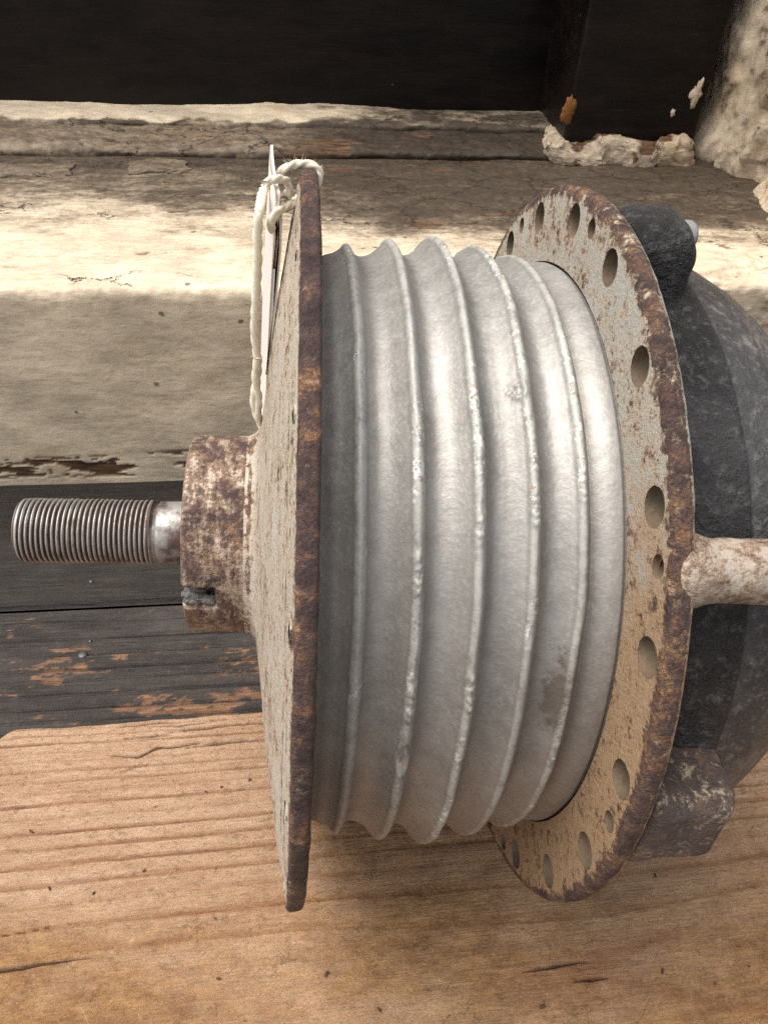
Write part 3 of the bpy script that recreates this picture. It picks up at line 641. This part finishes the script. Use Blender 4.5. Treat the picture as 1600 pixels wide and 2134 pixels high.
CONE = [(-.128, .290), (-.106, .300), (-.094, .330), (-.084, .40), (-.062, .60), (-.033, .80), (-.016, .90)]
def cone(r): return np.interp(r, [q[1] for q in CONE]+[.985], [q[0] for q in CONE]+[0.0])
rs_ = np.random.RandomState(4)
def rust_disp(amp, seed, f1=9):
    def fn(s, r, t):
        x, y, z = s, r*np.sin(t), r*np.cos(t)
        q = fbm(x*f1, y*f1, z*f1, 4, seed, .6); return amp*(q+.8*fbm(x*30, y*30, z*30, 3, seed+9)*sstep(-.1, .2, q))
    return fn
holesL = [(15+a, .948, .019) for a in np.arange(0, 360, 24)]
v1, f1, _ = lathe(resample(smoothpoly(CONE, 2), .008), 360, rust_disp(.0025, 21))
rimP = [(0.0, .985), (-.001, .990), (.003, .9985), (.010, 1.002), (RIM-.010, 1.002), (RIM-.002, .998), (RIM+.001, .985), (RIM, .95), (RIM, .76)]
v2, f2, _ = lathe(resample(smoothpoly(rimP, 1), .005), 900, rust_disp(.0020, 25, 16))
v3, f3 = ring_cdt(.90, .985, holesL, lambda r: np.interp(r, [.90, .985], [-.016, 0.0]), 300)
fl = add('end_flange', *join([(v1, f1), (v2, f2), (v3, f3)]+hole_walls(holesL, -.008, RIM)), M['flangeL'])
fl['label'] = 'dished cream painted left flange with dark rusted rim'

def build_hub():
    th_slot = at_s(415, 1240, -.27); tc = math.radians(-36.0); wd = .036; s_in = -.205
    R0, R1 = .150, .287
    nt = 240; t = np.linspace(0, 2*np.pi, nt, endpoint=False)
    prof = resample([(-.280, .080), (-.281, .12), (-.288, R0), (-.291, .20), (-.290, R1-.016), (-.284, R1-.004), (-.272, R1), (-.20, R1), (-.13, R1+.001), (-.11, .30)], .006)
    v, f, (s, r, T) = lathe(prof, nt, rust_disp(.0022, 61, 11))
    v = v.copy(); dang = (T-tc+np.pi) % (2*np.pi)-np.pi; off = dang*R1
    inside = (np.abs(off) < wd) & (s < s_in) & (r > R0+.02)
    deep = sstep(wd, wd*.72, np.abs(off))*sstep(s_in+.004, s_in-.006, s)
    rn = r-deep*np.clip(r-.16, 0, None)
    v = polar(s, rn, T)
    return add('hub', v.reshape(-1, 3), f, M['hub'])
hub = build_hub()
def build_crust():
    P = []
    for k in range(26):
        t = math.radians(-36)-random.uniform(.045, .125); s = random.uniform(-.278, -.212); r = random.uniform(.235, .268)
        P.append((s, r*math.sin(t), r*math.cos(t)))
    out = []
    for p in P:
        v, f = rbox((random.uniform(.010, .016),)*3, .010, 8); v = v*np.array([1.4, .8, 1])+.006*np.stack([fbm(v[:, 0]*90+p[0]*70, v[:, 1]*90, v[:, 2]*90, 2, 3+k) for k in range(3)], -1)
        out.append((v+np.array(p), f))
    return add('weld_crust', *join(out), M['crust'], hub)
build_crust()

# threaded rod
def build_rod():
    s0, s1, pitch, R0, dep = -.772, -.400, .0139, .0928, .0098
    s = np.linspace(s0, s1, 27*12); t = np.linspace(0, 2*np.pi, 72, endpoint=False); SS, T = np.meshgrid(s, t, indexing='ij')
    ph = ((SS-s0)/pitch-T/(2*np.pi)) % 1.0; tri = np.clip(np.abs(ph*2-1)*1.35-.12, 0, 1)
    groove = 1-tri; rad = R0-dep*groove*sstep(s1, s1-.012, SS)
    tip = np.clip((SS-s0)/.030, 0, 1); rad = np.minimum(rad, .068+(.0255)*np.sqrt(1-(1-tip)**2))
    rad = rad+.0018*fbm(SS*60, np.sin(T)*3, np.cos(T)*3, 3, 7)
    body = polar(SS, rad, T); neck = resample([(s1, R0-.002), (s1+.004, R0-.012), (s1+.012, R0-.012), (s1+.018, R0-.003), (s1+.06, R0-.002), (-.27, R0-.002)], .006)
    vn, _, _ = lathe(neck, 72); cap = polar(np.full((4, 72), s0)+np.array([[-.003], [-.003], [-.002], [0]]), np.array([[0.0], [.03], [.056], [.066]])+0*t, 0*np.zeros((4, 72))+t)
    v = np.concatenate([cap.reshape(-1, 3), body.reshape(-1, 3), vn]); n = len(v)//72
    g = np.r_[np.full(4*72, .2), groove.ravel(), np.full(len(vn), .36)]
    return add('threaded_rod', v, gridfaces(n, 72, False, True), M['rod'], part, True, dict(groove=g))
build_rod()

# bellows
CREST = [(.125, .829, .028), (.238, .848, .031), (.356, .862, .033), (.472, .844, .033), (.579, .827, .031)]
def build_bellows():
    s = np.r_[np.linspace(.036, .676, 252)]
    nt = 1300; t = np.linspace(0, 2*np.pi, nt, endpoint=False); SS, T = np.meshgrid(s, t, indexing='ij')
    Y, Z = np.sin(T), np.cos(T)
    SW = SS+.006*fbm(Y*2, Z*2, SS*3, 3, 201)+.0025*fbm(Y*7, Z*7, SS*5, 3, 202)
    base = np.interp(SW, [.036, .07, .18, .295, .414, .526, .62, .68], [.786, .790, .797, .806, .803, .786, .776, .775])
    r = base.copy(); crest = np.zeros_like(r); valley = np.zeros_like(r)
    for (c, R, w) in CREST:
        d = SW-c; k = np.where(d < 0, np.abs(d)/(w*1.10), np.abs(d)/(w*.62)); b = .87*np.exp(-(k*k+.09)**.80+.09**.80)+.13*np.exp(-(np.abs(d-.001)/.0140)**6)
        bv = np.interp(c, [.036, .07, .18, .295, .414, .526, .62, .68], [.786, .790, .797, .806, .803, .786, .776, .775])
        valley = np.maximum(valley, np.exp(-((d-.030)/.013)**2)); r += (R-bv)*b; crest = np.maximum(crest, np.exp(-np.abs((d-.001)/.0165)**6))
    r = np.where(SS > .596, np.maximum(r, .784+.0285*np.sin(np.pi/2*np.clip((SS-.596)/.068, 0, 1))), r); r = np.where(SS > .664, .8125-.004*sstep(.666, .673, SS), r)
    # end collar at the left flange
    r = r+.005*np.exp(-((SS-.075)/.02)**2)
    # worn crests: pits and lips
    n1 = fbm(SS*26, Y*20, Z*20, 4, 211, .6); wornseg = sstep(.0, .35, fbm(Y*2.6, Z*2.6, SS*7, 4, 212)+.14)
    r += crest*wornseg*(.0006*sstep(.12, .3, n1)-.0012*sstep(-.10, -.16, n1))
    r += .0012*fbm(SS*9, Y*9, Z*9, 3, 213)
    def spot(px, py, s_, ws, wt, fn):
        nonlocal r
        a = math.radians(at_s(px, py, s_)[0]); da = ((T-a+np.pi) % (2*np.pi)-np.pi)*.84
        k = np.exp(-((SS-s_)/ws)**2-(da/wt)**2); r = r+fn(k, SS-s_, da)
    rough = lambda amp, f_: (lambda k, ds, da: amp*np.clip(k*1.6-.25, 0, 1)*(.5+1.1*np.floor(3*fbm(ds*f_+5, da*f_, 1, 4, 300))/3+.5*fbm(ds*f_*3, da*f_*3, 2, 3, 302)))
    spot(1078, 815, .452, .022, .022, rough(.012, 60)); spot(866, 1195, .236, .014, .055, rough(.008, 60)); spot(845, 1425, .238, .014, .06, rough(.006, 60))
    spot(990, 1100, .352, .014, .03, rough(.008, 60)); spot(972, 1420, .356, .014, .06, rough(.006, 60)); spot(1107, 1060, .472, .012, .05, rough(.006, 60)); spot(1240, 1000, .579, .010, .04, rough(.006, 60))
    spot(838, 1545, .240, .016, .040, lambda k, ds, da: -.030*np.clip(k*1.5-.3, 0, 1)+.014*np.exp(-((ds-.012)/.006)**2)*np.clip(k*2, 0, 1))
    spot(748, 885, .127, .010, .02, rough(.007, 70)); spot(750, 1170, .127, .007, .008, rough(.007, 70)); spot(745, 1330, .127, .007, .008, rough(.007, 70))
    a0 = math.radians(at_s(1180, 1480, .56)[0]); da = ((T-a0+np.pi) % (2*np.pi)-np.pi)
    dirt = np.exp(-((SS-.553)/.035)**2-(da/.16)**2)
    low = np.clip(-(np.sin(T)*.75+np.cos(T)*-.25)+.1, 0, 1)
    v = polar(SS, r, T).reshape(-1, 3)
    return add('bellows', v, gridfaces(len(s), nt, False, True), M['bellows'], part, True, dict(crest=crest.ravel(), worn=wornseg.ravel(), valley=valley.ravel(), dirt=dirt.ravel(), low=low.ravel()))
build_bellows()

# right flange with two kinds of holes
FR = .672
HB = [(5.6+17.75*k, .936, .0415) for k in range(-10, 10)]; HS = [(a, .951, .0235) for a in (87.1, 51.1, -1.2, -37.2, -91, -127, 141, 177)]
HB = [h for h in HB if True]
v1, f1 = ring_cdt(.8168, .990, HB+HS, lambda r: np.full(len(r), FR), 420)
v1b, f1b = ring_cdt(.8168, .990, HB+HS, lambda r: np.full(len(r), FR+.048), 420, 2, True)
rimR = [(FR, .990), (FR+.002, .997), (FR+.007, 1.005), (FR+.014, 1.009), (FR+.026, 1.009), (FR+.038, 1.007), (FR+.045, 1.001), (FR+.048, .992), (FR+.048, .985)]
v2, f2, _ = lathe(resample(smoothpoly(rimR, 1), .005), 1000, rust_disp(.0020, 35, 16))
v3, f3, _ = lathe(resample([(FR+.03, .70), (FR+.03, .8160), (FR+.0, .8168)], .01), 300)
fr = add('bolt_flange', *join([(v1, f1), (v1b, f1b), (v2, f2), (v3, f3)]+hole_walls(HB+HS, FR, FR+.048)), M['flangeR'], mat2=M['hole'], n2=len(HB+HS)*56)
fr['label'] = 'large right flange drilled with a ring of holes, pale paint and rusted edge'
v, f, _ = lathe([(FR+.012, .780), (FR+.012, .8160)], 300); add('joint_ring', v, f, M['seal'], fr)

# cast housing behind it
D = [(FR+.047, .80), (FR+.052, .835), (FR+.075, .853), (.80, .860), (.912, .866), (.9125, .866), (.918, .853), (.9185, .853), (1.020, .834), (1.0205, .834), (1.12, .785), (1.22, .70), (1.30, .56), (1.34, .36), (1.35, .0)]
v, f, _ = lathe(resample(smoothpoly(D, 1), .012), 420, rust_disp(.0025, 45, 6))
drum = add('cast_housing', v, f, M['cast'])
def lug(name, ang, s0, s1, r0, r1, half, mat, seed, taper=.0, rad=.05, amp=.010, n=34):
    h = np.array([(s1-s0)/2, half, (r1-r0)/2]); v, f = rbox(h, rad, n); c = np.array([(s0+s1)/2, 0, (r0+r1)/2])
    k = (v[:, 2]+h[2])/(2*h[2]); v = v.copy(); v[:, 1] *= 1+taper*(1-k); v[:, 1] *= 1+.40*np.exp(-((v[:, 0]+h[0])/.035)**2); v[:, 2] += np.where(k > .5, -.03*np.exp(-((v[:, 0]-h[0])/.03)**2), 0)
    w_ = v+c; v = v+amp*np.stack([fbm(w_[:, 0]*9+seed, w_[:, 1]*9, w_[:, 2]*9, 4, seed+q) for q in range(3)], -1)
    w_ = v+c; a = math.radians(ang); y = w_[:, 2]*math.sin(a)+w_[:, 1]*math.cos(a); z = w_[:, 2]*math.cos(a)-w_[:, 1]*math.sin(a)
    return add(name, np.stack([w_[:, 0], y, z], -1), f, mat)
def stud(ang, rc, rad, s0, s1, par, mat):
    v, f, _ = lathe([(s0, rad), (s1-.01, rad), (s1, rad*.86), (s1+.002, 0.0)], 28); a = math.radians(ang)
    v = v+np.array([0, rc*math.sin(a), rc*math.cos(a)]); return mesh('bolt_end', v, f, mat, par, MM)
lt = lug('lug', 48.0, FR+.040, .892, .78, 1.016, .095, M['castlug'], 3, .1, .060, .006); stud(49, .960, .036, .84, .901, lt, M['bolt'])
lb = lug('lug', -36.0, FR+.040, .925, .79, 1.006, .092, M['lug'], 13, .1, .036, .005)
ls = lug('lug', -127.0, FR+.05, .93, .80, .995, .085, M['castlug'], 23, .1, .05, .008)
def build_arm():
    a = math.radians(-1.6); P = resample([(FR+.012, .020), (FR+.016, .060), (FR+.035, .068), (FR+.066, .066), (FR+.080, .063), (FR+.10, .061), (FR+.2, .0625), (1.5, .0615), (1.505, .0)], .01)
    v, f, _ = lathe(smoothpoly(P, 1), 72, rust_disp(.0028, 85, 10)); v = v.copy()
    v[:, 1] *= 1+.12*np.exp(-((v[:, 0]-FR-.05)/.035)**2); v = v+np.array([0, .965*math.sin(a), .950*math.cos(a)])
    return add('arm', v, f, M['arm'])
build_arm()

# ------------------------------------------------------------------ paper tag tied on with string
tagroot = empty('paper_tag', tuple(at_y(548, 880, .16))); tag(tagroot, 'folded cream paper tag tied with string to the top of the left flange', 'tag')
YT = .17
def sheet(name, rows, depth, dx, mat, th=.0035, bow=.0):
    P = []
    for (px, py) in rows:
        p = at_y(px, py, YT); P.append(p)
    P = np.array(P); n = len(P); m = 9; V_ = []
    for side in (-1, 1):
        for k in range(m):
            w_ = k/(m-1); q = P+np.array([dx*w_, depth*w_, 0])+np.array([side*th, 0, 0])+np.array([bow*math.sin(math.pi*w_), 0, 0]); V_.append(q)
    V_ = np.array(V_).reshape(2, m, n, 3); f = [tuple(q) for q in gridfaces(m, n)]+[tuple(q[::-1]+m*n) for q in gridfaces(m, n)]
    idx = np.arange(m*n).reshape(m, n); b = np.r_[idx[:, 0], idx[-1, 1:], idx[-2::-1, -1], idx[0, -2:0:-1]]; nb = len(b)
    f += [(b[i], b[(i+1) % nb], b[(i+1) % nb]+m*n, b[i]+m*n) for i in range(nb)]
    return mesh(name, V_.reshape(-1, 3), f, mat, tagroot)
ys = np.linspace(400, 905, 40)
xs1 = np.interp(ys, [400, 480, 560, 650, 750, 905], [571, 566, 561, 556, 551, 545])
sheet('paper_leaf', list(zip(xs1+9, ys)), .34, -.020, M['paper'], .004, -.004)
ys2 = np.linspace(435, 780, 30); xs2 = np.interp(ys2, [435, 470, 520, 600, 700, 780], [580, 583, 582, 575, 563, 553])
sheet('paper_leaf', list(zip(xs2+2, ys2)), .20, -.012, M['paper'], .003, .004)
ys3 = np.linspace(440, 560, 12); xs3 = np.interp(ys3, [440, 500, 560], [575, 577, 571])
sheet('fold_lining', list(zip(xs3, ys3)), .12, .004, M['papin'], .003)
def pix(L_): return [at_y(px, py, Y) for (px, py, Y) in L_]
def over_rim(th, r, s): a = math.radians(th); return C+s*A+r*(math.sin(a)*V+math.cos(a)*U)
ROPE = .0098
TOPA = 69.0
loop1 = [over_rim(TOPA, .955, RIM-.008), over_rim(TOPA, .975, RIM+.006), over_rim(TOPA, .992, RIM+.010), over_rim(TOPA, 1.005, RIM+.006), over_rim(TOPA, 1.013, RIM*.6), over_rim(TOPA, 1.012, -.004), over_rim(TOPA-1, 1.003, -.03)]
yr = loop1[-1][1]
hang = pix([(575, 366, yr-.02), (556, 383, yr-.04), (546, 402, yr-.06), (540, 440, .15), (536, 490, .145), (537, 540, .14), (535, 600, .14), (532, 650, .14), (530, 690, .14), (535, 730, .14), (538, 760, .14), (534, 800, .14), (528, 830, .14), (533, 860, .14), (545, 886, .14)])
v, f = tube(np.array(loop1+hang), ROPE, 24, 55, .22); cordo = mesh('string', v, f, M['cord'], tagroot)
l2 = [over_rim(TOPA, .945, .012)]+pix([(606, 428, .21), (592, 432, .20), (580, 437, .16), (570, 446, .155), (565, 462, .155), (566, 480, .18)])
v, f = tube(np.array(l2), ROPE*.95, 24, 55, .22); mesh('string', v, f, M['cord'], tagroot)
v, f = tube(np.array(pix([(548, 384, .17), (570, 372, .2), (590, 372, .23), (604, 380, .25), (600, 405, .23), (592, 415, .22)])), ROPE*.85, 24, 55, .22); mesh('string', v, f, M['cord'], tagroot)
v, f = tube(np.array(pix([(537, 740, .133), (531, 790, .133), (540, 830, .133), (536, 868, .133), (546, 890, .135)])), ROPE*.9, 24, 55, .22); mesh('string', v, f, M['cord'], tagroot)
def fuzz():
    out = []
    P = np.array(loop1[2:]+hang)
    for k in range(150):
        i = random.choice([0, 1, 2, 3, 3, 3, 2, random.randrange(len(P)-1)]); p = P[i]+(P[i+1]-P[i])*random.random(); d = np.array([random.uniform(-1, 1), random.uniform(-1, .4), random.uniform(-.2, 1)]); d /= np.linalg.norm(d)
        l = random.uniform(.008, .026); e = np.array([random.uniform(-.5, .5) for _ in range(3)]); q1 = p+d*l*.5; q2 = p+d*l+e*l*.4; w_ = np.cross(d, EZ); w_ = w_/max(1e-6, np.linalg.norm(w_))*.00035
        out.append((np.array([p-w_, p+w_, q1+w_, q1-w_, q2+w_*.5, q2-w_*.5]), [(0, 1, 2, 3), (3, 2, 4, 5)]))
    o = mesh('string_fibres', *join(out), M['cord'], tagroot); o['kind'] = 'stuff'
fuzz()

# ------------------------------------------------------------------ crumbs on the board
def crumbs():
    out = []
    spots = [(103, 1852), (195, 1862), (790, 2105), (1130, 2098), (1490, 2050), (1380, 2025), (455, 2040), (680, 2030), (1020, 1610), (300, 1815), (65, 1733), (1365, 1825), (520, 1625)]
    for k in range(26):
        px, py = spots[k] if k < len(spots) else (random.uniform(0, 1600), random.uniform(1560, 2130)); q = at_z(px, py, ZB+.004)
        l = random.uniform(.002, .005) if k >= len(spots) else random.uniform(.005, .010); v, f = rbox((l, l*random.uniform(.25, .6), .0025), .002, 4); a = random.uniform(0, 3.14)
        v = np.stack([v[:, 0]*math.cos(a)-v[:, 1]*math.sin(a), v[:, 0]*math.sin(a)+v[:, 1]*math.cos(a), v[:, 2]], -1); out.append((v+q, f))
    o = mesh('crumbs', *join(out), M['dust']); tag(o, 'tiny dark crumbs and splinters scattered over the light wooden board', 'debris', 'stuff')
crumbs()
